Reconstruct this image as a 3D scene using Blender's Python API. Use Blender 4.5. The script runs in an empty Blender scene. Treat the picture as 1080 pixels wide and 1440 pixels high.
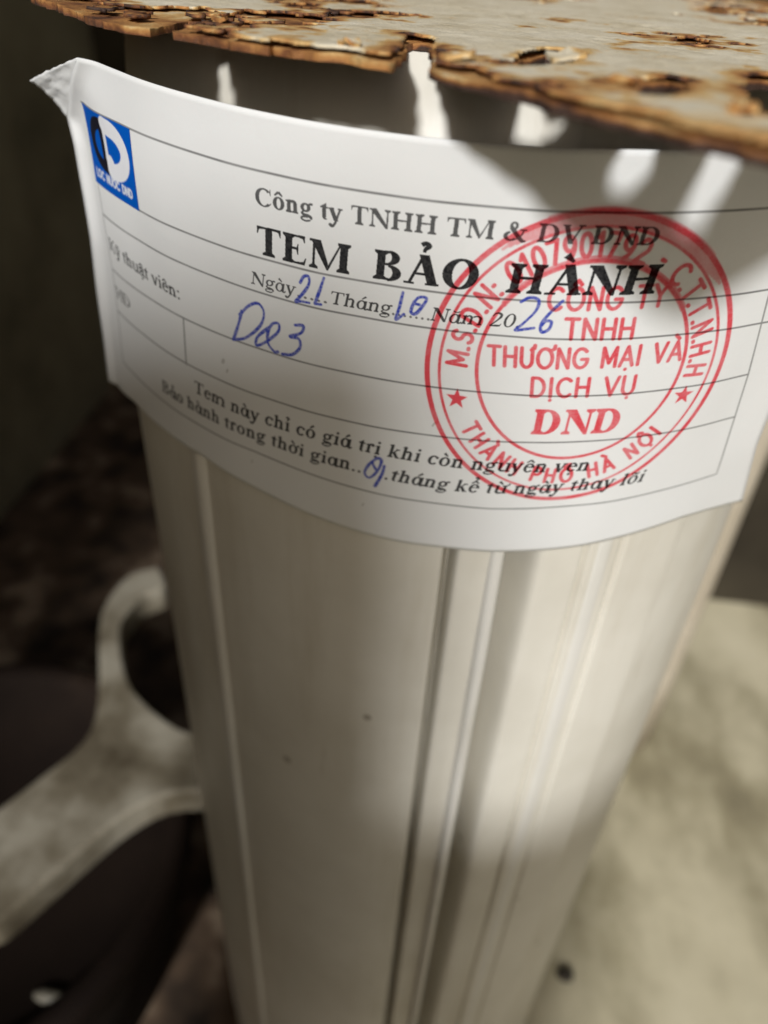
import bpy, bmesh, math, random, unicodedata
import numpy as np
from mathutils import Vector, Matrix, noise
from mathutils.geometry import delaunay_2d_cdt
random.seed(4)
scene = bpy.context.scene
COL = scene.collection
U = 0.06            # metres per working unit (about one label radius)
ZC = 5.0            # camera height above the floor, in working units
H = 2.14            # camera distance from the cylinder axis
RB = 0.9133         # cylinder radius
def P(x, y, z): return Vector((x * U, y * U, (z + ZC) * U))   # z measured from camera height

# ------------------------------------------------------------------ camera
cd = bpy.data.cameras.new('camera'); cam = bpy.data.objects.new('camera', cd); COL.objects.link(cam)
CR = Matrix(((0.991720, -0.111121, 0.064370), (0.118232, 0.594410, -0.795423), (0.050126, 0.796447, 0.602627)))
cam.matrix_world = Matrix.Translation(P(0, -H, 0)) @ CR.to_4x4()
cd.sensor_fit = 'HORIZONTAL'; cd.sensor_width = 36.0; cd.lens = 36.0 * 1082 / 1080
cd.clip_start = 0.001; cd.clip_end = 100
cd.dof.use_dof = True; cd.dof.focus_distance = 1.22 * U; cd.dof.aperture_fstop = 25.0
scene.camera = cam

# ------------------------------------------------------------------ light
SUN = Vector((-0.10, -0.83, 0.52)).normalized()        # towards the sun
world = bpy.data.worlds.new('World'); scene.world = world; world.use_nodes = True
nt = world.node_tree; bg = nt.nodes['Background']
sky = nt.nodes.new('ShaderNodeTexSky'); sky.sky_type = 'NISHITA'; sky.sun_disc = False
sky.sun_elevation = math.asin(SUN.z); sky.sun_rotation = math.atan2(SUN.x, SUN.y)
sky.dust_density = 6.0; sky.air_density = 1.0; sky.ozone_density = 0.6
nt.links.new(sky.outputs[0], bg.inputs['Color']); bg.inputs['Strength'].default_value = 0.05
sd = bpy.data.lights.new('sun', 'SUN'); sd.energy = 4.4; sd.angle = math.radians(6.0); sd.color = (1.0, 0.995, 0.985)
so = bpy.data.objects.new('sun', sd); COL.objects.link(so)
so.rotation_euler = SUN.to_track_quat('Z', 'Y').to_euler(); so.location = P(-1, -8, 6)
vs_ = scene.view_settings
vs_.view_transform = 'Standard'; vs_.look = 'None'; vs_.gamma = 1; vs_.exposure = -0.42
scene.cycles.transparent_max_bounces = 12

# ------------------------------------------------------------------ helpers
def mesh_obj(name, verts, faces, mat=None, parent=None, uvs=None, smooth=True, attr=None):
    me = bpy.data.meshes.new(name); me.from_pydata([tuple(v) for v in verts], [], faces)
    if uvs is not None:
        l = me.uv_layers.new(name='UVMap'); idx = np.empty(len(me.loops), dtype=np.int32); me.loops.foreach_get('vertex_index', idx)
        l.data.foreach_set('uv', np.asarray(uvs, dtype=np.float32)[idx].ravel())
    if attr is not None:
        a = me.color_attributes.new('wear', 'FLOAT_COLOR', 'POINT'); a.data.foreach_set('color', np.asarray(attr, dtype=np.float32).ravel())
    if smooth: me.polygons.foreach_set('use_smooth', [True] * len(me.polygons))
    me.update()
    o = bpy.data.objects.new(name, me); COL.objects.link(o)
    if mat: me.materials.append(mat)
    if parent: o.parent = parent
    return o
def thing(o, label, cat, group=None):
    o['label'] = label; o['category'] = cat
    if group: o['group'] = group
    return o
def empty(name, loc):
    o = bpy.data.objects.new(name, None); o.location = loc; o.empty_display_size = 0.01; COL.objects.link(o); return o
def adopt(child, root):
    child.parent = root; child.matrix_parent_inverse = Matrix.Translation(root.location).inverted()
def grid_faces(nu, nv):     # nv rows of nu verts
    return [(j * nu + i, j * nu + i + 1, (j + 1) * nu + i + 1, (j + 1) * nu + i) for j in range(nv - 1) for i in range(nu - 1)]
def N(t, kind, **kw):
    n = t.nodes.new(kind)
    for k, v in kw.items():
        if k in n.inputs: n.inputs[k].default_value = v
        else: setattr(n, k, v)
    return n
def ramp(t, fac, stops):
    r = t.nodes.new('ShaderNodeValToRGB'); e = r.color_ramp.elements
    while len(e) < len(stops): e.new(0.5)
    for q, (p, c) in zip(e, stops): q.position = p; q.color = (*c, 1)
    t.links.new(fac, r.inputs[0]); return r.outputs[0]
def mat_noise(name, stops, scale=20, detail=6, rough=0.6, bump=0.0, bump_scale=200, stretch=(1, 1, 1), rough_dist=.6, spec=0.4, dist=0.0):
    m = bpy.data.materials.new(name); m.use_nodes = True; t = m.node_tree; b = t.nodes['Principled BSDF']
    co = N(t, 'ShaderNodeTexCoord'); mp = N(t, 'ShaderNodeMapping'); mp.inputs['Scale'].default_value = stretch
    t.links.new(co.outputs['Object'], mp.inputs[0])
    n = N(t, 'ShaderNodeTexNoise', Scale=scale, Detail=detail, Roughness=rough_dist, Distortion=dist); t.links.new(mp.outputs[0], n.inputs['Vector'])
    t.links.new(ramp(t, n.outputs[0], stops), b.inputs['Base Color'])
    b.inputs['Roughness'].default_value = rough; b.inputs['Specular IOR Level'].default_value = spec
    if bump:
        n2 = N(t, 'ShaderNodeTexNoise', Scale=bump_scale, Detail=4); t.links.new(mp.outputs[0], n2.inputs['Vector'])
        bp = N(t, 'ShaderNodeBump', Strength=bump, Distance=0.002); t.links.new(n2.outputs[0], bp.inputs['Height']); t.links.new(bp.outputs[0], b.inputs['Normal'])
    return m

# ------------------------------------------------------------------ label space
LM = np.array([[0.9962760912, 0.0448108604, 0.0736609588], [-0.0351236403, 0.9911635115, -0.1279109972], [-0.0787418565, 0.1248474272, 0.9890464296]])
LH = 2.0774024; BE = 0.08285975
def lab(u, v, r=1.0):
    a = math.cos(BE) * u - math.sin(BE) * v; b = math.sin(BE) * u + math.cos(BE) * v
    q = LM @ np.array([r * math.sin(a), LH - r * math.cos(a), b])
    return P(q[0], q[1] - H, q[2])

# ------------------------------------------------------------------ rasteriser for the flat print
RES = 1700; U0, U1, V0, V1 = -1.12, 0.72, -1.18, -0.30
TW = int((U1 - U0) * RES); TH = int((V1 - V0) * RES)
def tex_uv(u, v): return ((u - U0) / (U1 - U0), (v - V0) / (V1 - V0))
ink = np.zeros((TH, TW), np.float32); pen = np.zeros((TH, TW), np.float32); red = np.zeros((TH, TW), np.float32)
lw = np.zeros((TH, TW), np.float32); lb = np.zeros((TH, TW), np.float32); ll = np.zeros((TH, TW), np.float32)
def fill(buf, pts, val=1.0):
    p = np.asarray(pts, float); x = (p[:, 0] - U0) * RES; y = (p[:, 1] - V0) * RES
    x0, x1 = max(0, int(x.min()) - 1), min(TW, int(x.max()) + 2); y0, y1 = max(0, int(y.min()) - 1), min(TH, int(y.max()) + 2)
    if x1 <= x0 or y1 <= y0: return
    X = np.arange(x0, x1) + .5
    for yy in range(y0, y1):
        c = yy + .5; xa, ya, xb, yb = x, y, np.roll(x, -1), np.roll(y, -1)
        k = (ya <= c) != (yb <= c)
        if not k.any(): continue
        xs = np.sort(xa[k] + (c - ya[k]) / (yb[k] - ya[k]) * (xb[k] - xa[k]))
        for i in range(0, len(xs) - 1, 2):
            s, e = np.searchsorted(X, xs[i]), np.searchsorted(X, xs[i + 1])
            if e > s: buf[yy, x0 + s:x0 + e] = np.maximum(buf[yy, x0 + s:x0 + e], val)
def smooth_pts(pts, n=8):
    p = [np.array(q, float) for q in pts]
    if len(p) < 3: return p
    p = [2 * p[0] - p[1]] + p + [2 * p[-1] - p[-2]]; out = []
    for i in range(1, len(p) - 2):
        for k in range(n):
            t = k / n
            out.append(.5 * (2 * p[i] + (p[i + 1] - p[i - 1]) * t + (2 * p[i - 1] - 5 * p[i] + 4 * p[i + 1] - p[i + 2]) * t * t + (3 * p[i] - p[i - 1] - 3 * p[i + 1] + p[i + 2]) * t ** 3))
    out.append(p[-2]); return out
def capsule(buf, pts, w, val=1.0):
    # round pen along a polyline, w = width (scalar or list)
    ws = w if isinstance(w, (list, tuple)) else [w] * len(pts)
    for i in range(len(pts) - 1):
        ax, ay = (pts[i][0] - U0) * RES, (pts[i][1] - V0) * RES; bx, by = (pts[i + 1][0] - U0) * RES, (pts[i + 1][1] - V0) * RES
        r = .5 * max(ws[i], ws[i + 1]) * RES
        x0, x1 = max(0, int(min(ax, bx) - r - 1)), min(TW, int(max(ax, bx) + r + 2)); y0, y1 = max(0, int(min(ay, by) - r - 1)), min(TH, int(max(ay, by) + r + 2))
        if x1 <= x0 or y1 <= y0: continue
        Y, X = np.mgrid[y0:y1, x0:x1]; X = X + .5; Y = Y + .5
        dx, dy = bx - ax, by - ay; L = dx * dx + dy * dy + 1e-9
        t = np.clip(((X - ax) * dx + (Y - ay) * dy) / L, 0, 1); d = np.hypot(X - ax - t * dx, Y - ay - t * dy)
        rr = .5 * RES * (ws[i] + (ws[i + 1] - ws[i]) * t)
        buf[y0:y1, x0:x1] = np.maximum(buf[y0:y1, x0:x1], np.clip(rr - d + .5, 0, 1) * val)

# ------------------------------------------------------------------ a serif face drawn from strokes (1000 units per em)
class Face:
    def __init__(s, S, T, x=455): s.S = S; s.T = T; s.x = x; s.p = []
    def rect(s, x0, y0, x1, y1): s.p.append([(x0, y0), (x1, y0), (x1, y1), (x0, y1)])
    def poly(s, *a): s.p.append(list(a))
    def serif(s, x0, x1, y, up, ov=48):
        T = s.T * .9; d = 1 if up else -1
        s.p.append([(x0 - ov, y), (x1 + ov, y), (x1 + ov, y + d * T), (x1 + 4, y + d * T * 1.9), (x0 - 4, y + d * T * 1.9), (x0 - ov, y + d * T)])
    def stem(s, x, y0, y1, w=None, b=1, t=1, ov=48):
        w = w or s.S; s.rect(x, y0, x + w, y1)
        if b: s.serif(x, x + w, y0, True, ov)
        if t: s.serif(x, x + w, y1, False, ov)
    def flag(s, x, y, w=None):
        w = w or s.S; s.poly((x - 62, y - 38), (x + w, y + 8), (x + w, y - 130), (x, y - 95), (x - 62, y - 62))
    def ring(s, cx, cy, rx, ry, wx, wy, a0=0, a1=360):
        n = max(8, int(abs(a1 - a0) / 8)); parts = 2 if abs(a1 - a0) > 300 else 1
        for k in range(parts):
            b0 = a0 + (a1 - a0) * k / parts; b1 = a0 + (a1 - a0) * (k + 1) / parts
            A = [math.radians(b0 + (b1 - b0) * i / n) for i in range(n + 1)]
            s.p.append([(cx + rx * math.cos(a), cy + ry * math.sin(a)) for a in A] + [(cx + (rx - wx) * math.cos(a), cy + (ry - wy) * math.sin(a)) for a in reversed(A)])
    def dot(s, x, y, r): s.p.append([(x + r * math.cos(i * .524), y + r * math.sin(i * .524)) for i in range(12)])
    def diag(s, x0, y0, x1, y1, w): s.p.append([(x0 - w / 2, y0), (x0 + w / 2, y0), (x1 + w / 2, y1), (x1 - w / 2, y1)])
    def stroke(s, pts, ws):
        q = smooth_pts(pts, 6); m = len(q); W = np.interp(np.linspace(0, 1, m), np.linspace(0, 1, len(ws)), ws)
        L, R = [], []
        for i in range(m):
            d = np.array(q[min(i + 1, m - 1)]) - np.array(q[max(i - 1, 0)]); d = d / (np.hypot(*d) + 1e-9); nrm = np.array([-d[1], d[0]])
            L.append(q[i] + nrm * W[i] / 2); R.append(q[i] - nrm * W[i] / 2)
        for i in range(m - 1): s.p.append([tuple(L[i]), tuple(L[i + 1]), tuple(R[i + 1]), tuple(R[i])])
    def arch(s, x, xr, y):     # shoulder from a stem's right side x to a stem whose right edge is xr
        S, T = s.S, s.T; cx = (x + xr) / 2 - 6; rx = xr - cx
        s.ring(cx, y - 150, rx, 162, S, T * 1.5, 0, 152)
    def glyph(s, c, italic=False):
        s.p = []; S, T, x = s.S, s.T, s.x; C = 662; adv = 500
        if c == ' ': adv = 250
        elif c == '.': s.dot(125, 42, 50 + S * .12); adv = 250
        elif c == ':': s.dot(130, 45, 50 + S * .1); s.dot(130, x - 60, 50 + S * .1); adv = 280
        elif c == 'T': s.rect(25, C - T, 595, C); s.poly((25, C), (25, 490), (45, 490), (80, 590), (130, C - T)); s.poly((595, C), (595, 490), (575, 490), (540, 590), (490, C - T)); s.stem(310 - S / 2, 0, C, t=0, ov=70); adv = 620
        elif c == 'N':
            s.stem(100, 0, C, T, t=0, ov=75); s.stem(590, 20, C, T, b=0, ov=75); s.poly((20, C), (100 + S * 1.05, C), (590 + T, 60), (590 + T, -12), (572, -12), (100, C - 110)); s.rect(20, C - T, 110, C); adv = 720
        elif c == 'M':
            s.stem(100, 0, C, T, t=0, ov=70); s.stem(690, 0, C, t=1, ov=55); s.poly((25, C), (105 + S, C), (450, 150), (425, 0), (100, C - 90)); s.poly((425, 0), (455, 0), (730, C), (690, C), (445, 110)); s.rect(25, C - T, 110, C); adv = 880
        elif c == 'H': s.stem(95, 0, C, ov=65); s.stem(660 - S, 0, C, ov=65); s.rect(95, 318, 640, 318 + T * 1.15); adv = 760
        elif c == 'D' or c == 'Đ':
            s.stem(85, 0, C, ov=60); s.rect(85, 0, 330, T); s.rect(85, C - T, 330, C); s.ring(320, C / 2, 340, C / 2, S * 1.12, T, -90, 90); adv = 715
            if c == 'Đ': s.rect(-10, 310, 300, 310 + T * 1.3)
        elif c == 'B':
            s.stem(85, 0, C, ov=60); s.rect(85, 0, 340, T); s.rect(85, C - T, 330, C); s.rect(85, 335, 330, 335 + T)
            s.ring(320, 172, 275, 188, S * 1.08, T * 1.05, -90, 90); s.ring(315, 512, 225, 163, S, T * 1.05, -90, 90); adv = 640
        elif c == 'E':
            s.stem(85, 0, C, ov=60); s.rect(85, 0, 550, T); s.rect(85, C - T, 540, C); s.rect(85, 325, 380, 325 + T)
            s.poly((540, C), (540, 510), (520, 510), (490, 590), (410, C - T)); s.poly((550, 0), (585, 175), (562, 175), (520, 80), (430, T)); s.poly((395, 215), (395, 465), (375, 465), (350, 370), (320, 345), (350, 310), (375, 215)); adv = 620
        elif c == 'V' : s.diag(110, C, 365, -12, S * 1.15); s.diag(360, -12, 600, C, T * 1.2); s.rect(5, C - T * .9, 250, C); s.rect(490, C - T * .9, 705, C); adv = 710
        elif c == 'A': s.diag(120, 0, 365, 676, T * 1.2); s.diag(365, 676, 600, 0, S * 1.2); s.rect(190, 215, 520, 215 + T); s.rect(15, 0, 230, T * .9); s.rect(450, 0, 720, T * .9); adv = 725
        elif c == 'O': s.ring(385, C / 2, 350, 345, S * 1.15, T * 1.05); adv = 770
        elif c == 'C': s.ring(370, C / 2, 340, 345, S * 1.12, T * 1.05, 42, 318); s.poly((622, C + 8), (640, C + 8), (640, 440), (618, 440), (585, 560)); s.poly((560, 110), (622, 95), (655, 165), (640, 175), (590, 130)); adv = 690
        elif c == 'K': s.stem(85, 0, C, ov=60); s.diag(230, 300, 610, C, T * 1.4); s.diag(310, 400, 620, 0, S * 1.3); s.rect(480, C - T * .9, 710, C); s.rect(480, 0, 745, T * .9); adv = 740
        elif c == '&':
            s.ring(270, 165, 230, 180, S * .95, T * 1.3, 100, 330); s.ring(330, 530, 130, 145, S * .6, T * 1.2); s.stroke([(250, 480), (420, 250), (620, 20), (740, 10)], [S, S, S, T]); s.stroke([(280, 340), (400, 420)], [T, T * 1.5]); s.stroke([(440, 60), (580, 200), (640, 370)], [T, T, T]); s.rect(520, 365, 740, 365 + T); adv = 800
        elif c == '2': s.stroke([(45, 500), (110, 630), (240, 660), (350, 590), (350, 460), (240, 280), (40, 30)], [T, T * 1.4, T * 1.8, S * .95, S, S * .7, T * 1.4]); s.poly((25, 0), (430, 0), (475, 150), (445, 150), (400, 80 + T * .3), (60, 80)); adv = 500
        elif c == '0': s.ring(250, 330, 222, 340, S * .95, T); adv = 500
        elif c in 'nhmru' or c == 'ư':
            if c == 'h': s.stem(75, 0, 676, t=0); s.flag(75, 676)
            elif c in 'nmr': s.stem(75, 0, x - 10, t=0); s.flag(75, x + 5)
            if c in 'nh': s.arch(75 + S * .6, 440 + S * .1, x); s.stem(440 - S * .9, 0, x - 130, t=0); adv = 520 + S * .15
            elif c == 'm':
                s.arch(75 + S * .6, 430 + S * .1, x); s.stem(430 - S * .9, 0, x - 130, t=0); s.arch(430 - S * .4, 785 + S * .15, x); s.stem(785 - S * .85, 0, x - 130, t=0); adv = 865 + S * .2
            elif c == 'r': s.stroke([(75 + S * .7, x - 130), (200, x - 20), (300, x - 30)], [T, T * 1.6, S * .9]); s.dot(305, x - 52, S * .42 + 18); adv = 375
            elif c in 'uư':
                s.stem(75, 120, x, t=0, b=0); s.poly((10, x), (75 + S, x), (75 + S, x - T), (10, x - T)); s.ring(75 + (380 - 75) / 2 + S * .3, 140, 155 + S * .3, 152, S, T * 1.6, 180, 320)
                s.stem(385, 10, x, t=0, b=0); s.poly((320, x), (385 + S, x), (385 + S, x - T), (320, x - T)); s.poly((385, 0), (385 + S + 60, 0), (385 + S + 60, T), (385 + S, T), (385, 60)); adv = 520 + S * .15
                if c == 'ư': s.stroke([(385 + S * .6, x - 30), (520 + S * .4, x + 30), (530 + S * .4, x + 110)], [T * 1.2, S * .6, S * .5])
        elif c in 'il':
            y = x if c == 'i' else 676
            s.stem(85, 0, y - 8, t=0); s.flag(85, y + 5); adv = 270 + S * .1
            if c == 'i': s.dot(85 + S / 2, 615, 38 + S * .22)
        elif c == 't':
            s.rect(90, 100, 90 + S, x + 20); s.poly((90, x - 20), (90 + S, x - 20), (90 + S, x + 140), (70 + S * .5, x + 70), (15, x - 10)); s.rect(15, x - T * 1.1, 300, x); s.ring(90 + 110, 118, 110, 128, S, T * 1.6, 180, 310); adv = 310
        elif c == 'o' or c == 'ơ':
            s.ring(250, x / 2, 222, x / 2 + 12, S * 1.02, T * 1.1); adv = 500
            if c == 'ơ': s.stroke([(400, x - 60), (485, x - 5), (495, x + 80)], [T * 1.2, S * .6, S * .5])
        elif c == 'c': s.ring(240, x / 2, 215, x / 2 + 12, S * 1.05, T * 1.3, 50, 322); s.dot(375, x - 95, S * .38 + 16); adv = 440
        elif c == 'e': s.ring(240, x / 2, 215, x / 2 + 12, S * 1.02, T * 1.2, 2, 325); s.rect(60 + S * .4, x * .54, 450, x * .54 + T); adv = 445
        elif c == 'a':
            if italic: s.ring(235, x / 2, 205, x / 2 + 12, S * .98, T * 1.2); s.stem(350, 30, x, t=0, b=0); s.stroke([(350 + S / 2, 120), (370 + S / 2, 20), (440 + S / 2, 25), (490 + S / 2, 95)], [S, S * .8, T * 1.4, T]); adv = 505 + S * .1
            else: s.ring(185, 125, 145, 137, S * .95, T * 1.4, 60, 330); s.stem(300, 60, 330, t=0, b=0); s.ring(225, 325, 75 + S, 145, S, T * 1.6, 0, 165); s.stroke([(300 + S * .5, 100), (320 + S * .5, 25), (400 + S * .4, 20), (440 + S * .3, 50)], [S, S * .8, T * 1.5, T]); s.stroke([(200, 262), (300, 300), (330, 310)], [T, T * 1.3, T]); s.dot(110, 345, S * .36 + 14); adv = 450 + S * .1
        elif c == 'g':
            s.ring(225, 300, 185, 165, S * .92, T * 1.2); s.stroke([(150, 160), (95, 95), (140, 45), (300, 20), (420, -30), (430, -110)], [T, T * 1.3, S * .7, S * .85, S * .8, T * 1.4]); s.ring(235, -105, 205, 110, S * .6, T * 1.3, 60, 345); s.stroke([(350, x - 50), (420, x - 20), (490, x - 30)], [T * 1.4, T * 1.6, S * .6]); adv = 490
        elif c == 'y': s.diag(85, x, 270, 0, S * 1.12); s.stroke([(415, x), (340, 250), (250, -40), (150, -190), (60, -170)], [T * 1.3, T * 1.3, T * 1.4, T * 1.8, S * .8]); s.dot(70, -155, S * .36 + 14); s.rect(5, x - T, 190, x); s.rect(320, x - T, 490, x); adv = 495
        elif c == 'v': s.diag(85, x, 260, -10, S * 1.12); s.diag(255, -10, 410, x, T * 1.3); s.rect(5, x - T, 190, x); s.rect(320, x - T, 490, x); adv = 495
        elif c == 'k': s.stem(75, 0, 676, t=0); s.flag(75, 676); s.diag(190, 215, 400, x, T * 1.4); s.diag(250, 290, 430, 0, S * 1.15); s.rect(310, x - T, 480, x); s.rect(340, 0, 530, T); adv = 530
        return s.p, adv
    def mark(s, m, cx, top, base):
        s.p = []; S, T = s.S, s.T; y = top + 60
        if m == '\u0300': s.stroke([(cx - 110, y + 165), (cx + 60, y + 15)], [S * .95, T])
        elif m == '\u0301': s.stroke([(cx + 110, y + 165), (cx - 50, y + 15)], [S * .95, T])
        elif m == '\u0302': s.stroke([(cx - 150, y), (cx, y + 135)], [T, S * .75]); s.stroke([(cx, y + 135), (cx + 150, y)], [S * .75, T])
        elif m == '\u0303': s.stroke([(cx - 165, y + 25), (cx - 80, y + 100), (cx + 70, y + 40), (cx + 165, y + 110)], [T, S * .7, S * .7, T])
        elif m == '\u0306': s.ring(cx, y + 130, 150, 120, T * 1.2, S * .6, 190, 350)
        elif m == '\u0309': s.stroke([(cx - 70, y + 160), (cx, y + 205), (cx + 70, y + 150), (cx + 10, y + 80), (cx - 5, y + 5)], [S * .6, T * 1.6, S * .7, S * .5, T])
        elif m == '\u0323': s.dot(cx, -130, 45 + S * .18)
        return s.p
def along(path, d):
    for i in range(len(path) - 1):
        a, b = np.array(path[i], float), np.array(path[i + 1], float); L = np.hypot(*(b - a))
        if d <= L or i == len(path) - 2: return a + (b - a) * d / L, (b - a) / L
        d -= L
def serif_text(buf, txt, path, cap, face, slant=0.0, italic=False, track=0, val=1.0):
    sy = cap / 662.0; total = sum(np.hypot(*(np.array(path[i + 1]) - np.array(path[i]))) for i in range(len(path) - 1))
    items = []; pen_x = 0
    for ch in txt:
        d = unicodedata.normalize('NFD', ch); base = d[0]; marks = list(d[1:])
        if '\u031b' in marks: base = {'o': 'ơ', 'u': 'ư'}[base]; marks.remove('\u031b')
        pl, adv = face.glyph(base, italic); pl = list(pl)
        if base == 'i' and any(m != '\u0323' for m in marks): pl = pl[:-1]
        top = 676 if base.isupper() else face.x; up = top
        for m in sorted(marks, key=lambda q: q != '\u0302' and q != '\u0306'):
            cx = adv / 2 - (20 if base in 'iư' else 0)
            if m == '\u0323': pl = pl + face.mark(m, cx, 0, 0)
            else: pl = pl + face.mark(m, cx, up - 20, 0); up += 130
        items.append((pl, pen_x)); pen_x += adv + track
    sx = total / pen_x
    for pl, x0 in items:
        for q in pl:
            pts = []
            for gx, gy in q:
                o, t = along(path, max(0, (x0 + gx) * sx + 0)); o = np.array(o) if x0 + gx >= 0 else np.array(path[0]) + t * (x0 + gx) * sx
                n = np.array([-t[1], t[0]]); pts.append(o + t * slant * gy * sy + n * gy * sy)
            fill(buf, pts, val)

# ---- sans strokes for the stamp and logo (unit box: width w, height 1)
def arc(cx, cy, rx, ry, a0, a1, n=14): return [(cx + rx * math.cos(math.radians(a0 + (a1 - a0) * i / n)), cy + ry * math.sin(math.radians(a0 + (a1 - a0) * i / n))) for i in range(n + 1)]
SANS = {
 'A': (.8, [[(0, 0), (.4, 1), (.8, 0)], [(.14, .33), (.66, .33)]]), 'C': (.8, [arc(.45, .5, .43, .5, 48, 312)]), 'D': (.75, [[(.05, 0), (.05, 1), (.3, 1)] + arc(.3, .5, .42, .5, 90, -90) + [(.05, 0)]]),
 'G': (.85, [arc(.45, .5, .43, .5, 45, 330) + [(.86, .45), (.5, .45)]]), 'H': (.75, [[(.05, 0), (.05, 1)], [(.7, 0), (.7, 1)], [(.05, .52), (.7, .52)]]), 'I': (.2, [[(.1, 0), (.1, 1)]]),
 'M': (.9, [[(.05, 0), (.05, 1), (.45, .2), (.85, 1), (.85, 0)]]), 'N': (.75, [[(.05, 0), (.05, 1), (.7, 0), (.7, 1)]]), 'O': (.95, [arc(.47, .5, .44, .5, 0, 360, 22)]),
 'P': (.65, [[(.05, 0), (.05, 1), (.35, 1)] + arc(.35, .73, .27, .27, 90, -90) + [(.05, .46)]]), 'S': (.65, [arc(.32, .75, .27, .25, 30, 270, 10) + arc(.32, .25, .29, .25, 90, -150, 10)]),
 'T': (.7, [[(0, 1), (.7, 1)], [(.35, 1), (.35, 0)]]), 'U': (.75, [[(.05, 1), (.05, .35)] + arc(.375, .35, .325, .35, 180, 360) + [(.7, 1)]]), 'V': (.75, [[(0, 1), (.375, 0), (.75, 1)]]), 'Y': (.7, [[(0, 1), (.35, .5), (.7, 1)], [(.35, .5), (.35, 0)]]),
 '0': (.65, [arc(.32, .5, .29, .5, 0, 360, 20)]), '1': (.4, [[(.05, .8), (.25, 1), (.25, 0)]]), '7': (.6, [[(0, 1), (.58, 1), (.2, 0)]]), '9': (.65, [arc(.32, .68, .28, .32, 0, 360, 16), arc(.1, .68, .5, .68, 0, -75, 8)]),
 '2': (.62, [arc(.3, .7, .28, .3, 165, -30, 10) + [(.02, 0), (.6, 0)]]), '.': (.2, [[(.06, .04), (.14, .04)]]), ':': (.2, [[(.06, .06), (.14, .06)], [(.06, .6), (.14, .6)]]), '-': (.4, [[(.1, .5), (.3, .5)]]), ' ': (.4, []),
 'W': (1., [[(0, 1), (.25, 0), (.5, 1), (.75, 0), (1, 1)]]), 'E': (.6, [[(.55, 1), (.05, 1), (.05, 0), (.55, 0)], [(.05, .5), (.5, .5)]]), 'K': (.7, [[(.05, 0), (.05, 1)], [(.65, 1), (.05, .42), (.68, 0)]]), 'L': (.55, [[(.05, 1), (.05, 0), (.55, 0)]])}
def sans_items(txt, track=.2):
    out = []; x = 0
    for ch in txt:
        d = unicodedata.normalize('NFD', 'D' if ch == 'Đ' else ch); w, st = SANS[d[0]]; st = list(st); cx = w / 2
        for m in d[1:]:
            y = 1.15
            if m == '\u0300': st.append([(cx - .2, y + .2), (cx + .05, y)])
            elif m == '\u0301': st.append([(cx + .2, y + .2), (cx - .05, y)])
            elif m == '\u0302': st.append([(cx - .2, y), (cx, y + .18), (cx + .2, y)])
            elif m == '\u0323': st.append([(cx, -.2), (cx, -.19)])
            elif m == '\u031b': st.append([(w - .12, .92), (w + .06, 1.0), (w + .08, 1.15)])
        out.append((x, w, st)); x += w + track
    return out, x - track

# ------------------------------------------------------------------ print the label
RULES = [[(-.86, -.4405), (.52, -.4365)], [(-.866, -.579), (.56, -.5735)], [(-.86, -.641), (.56, -.6375)], [(-.868, -.756), (.48, -.7455)], [(-.889, -.859), (.497, -.846)], [(-.918, -1.0), (-.44, -.997), (-.157, -1.011), (.05, -1.017), (.52, -.9985)]]
for r in RULES: capsule(ll, r, .0036, .8)
capsule(ll, [(-.858, -.58), (-.862, -.641), (-.868, -.756), (-.889, -.859), (-.918, -1.0)], .0034, .7)
capsule(ll, [(.44, -.56), (.48, -.7455), (.497, -.846), (.52, -.9985)], .0034, .7)
capsule(ll, [(-.594, -.757), (-.605, -.859)], .0036, .8)
bold = Face(166, 56, 470); reg = Face(104, 50); semi = Face(124, 58, 470)
serif_text(ink, 'Công ty TNHH TM & DV DND', [(-.388, -.4915), (-.2, -.488), (-.053, -.4855), (.05, -.483), (.225, -.4845)], .0275, Face(140, 56, 465), slant=.05, val=.9)
serif_text(ink, 'TEM  BẢO  HÀNH', [(-.393, -.571), (-.2, -.569), (0, -.565), (.243, -.5615)], .0475, bold, slant=.09)
serif_text(ink, 'Ngày', [(-.411, -.628), (-.323, -.6265)], .0232, reg, slant=.22, italic=True, val=.92)
serif_text(ink, '.....', [(-.322, -.627), (-.262, -.6265)], .0232, reg, val=.8)
serif_text(ink, 'Tháng', [(-.262, -.626), (-.158, -.6255)], .0232, reg, slant=.22, italic=True, val=.95)
serif_text(ink, '.......', [(-.158, -.6255), (-.092, -.6255)], .0232, reg, val=.8)
serif_text(ink, 'Năm 20.', [(-.095, -.6255), (.047, -.6225)], .0235, reg, slant=.22, italic=True, val=.95)
serif_text(ink, 'Kỹ thuật viên:', [(-.855, -.709), (-.72, -.714), (-.592, -.718)], .0262, Face(112, 60), val=1)
serif_text(ink, 'HĐ', [(-.872, -.821), (-.797, -.818)], .0275, Face(100, 58), val=.95)
serif_text(ink, 'Tem này chỉ có giá trị khi còn nguyên vẹn', [(-.592, -.917), (-.409, -.917), (-.287, -.913), (-.166, -.914), (-.02, -.919), (.218, -.921)], .0300, semi, slant=.17, italic=True, track=14, val=.97)
serif_text(ink, 'Bảo hành trong thời gian..', [(-.712, -.970), (-.416, -.964), (-.201, -.966)], .0300, semi, slant=.14, italic=True, track=14, val=.97)
serif_text(ink, '..tháng kể từ ngày thay lõi', [(-.172, -.969), (-.022, -.977), (.098, -.975), (.338, -.966)], .0300, semi, slant=.2, italic=True, track=14, val=.97)
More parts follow.
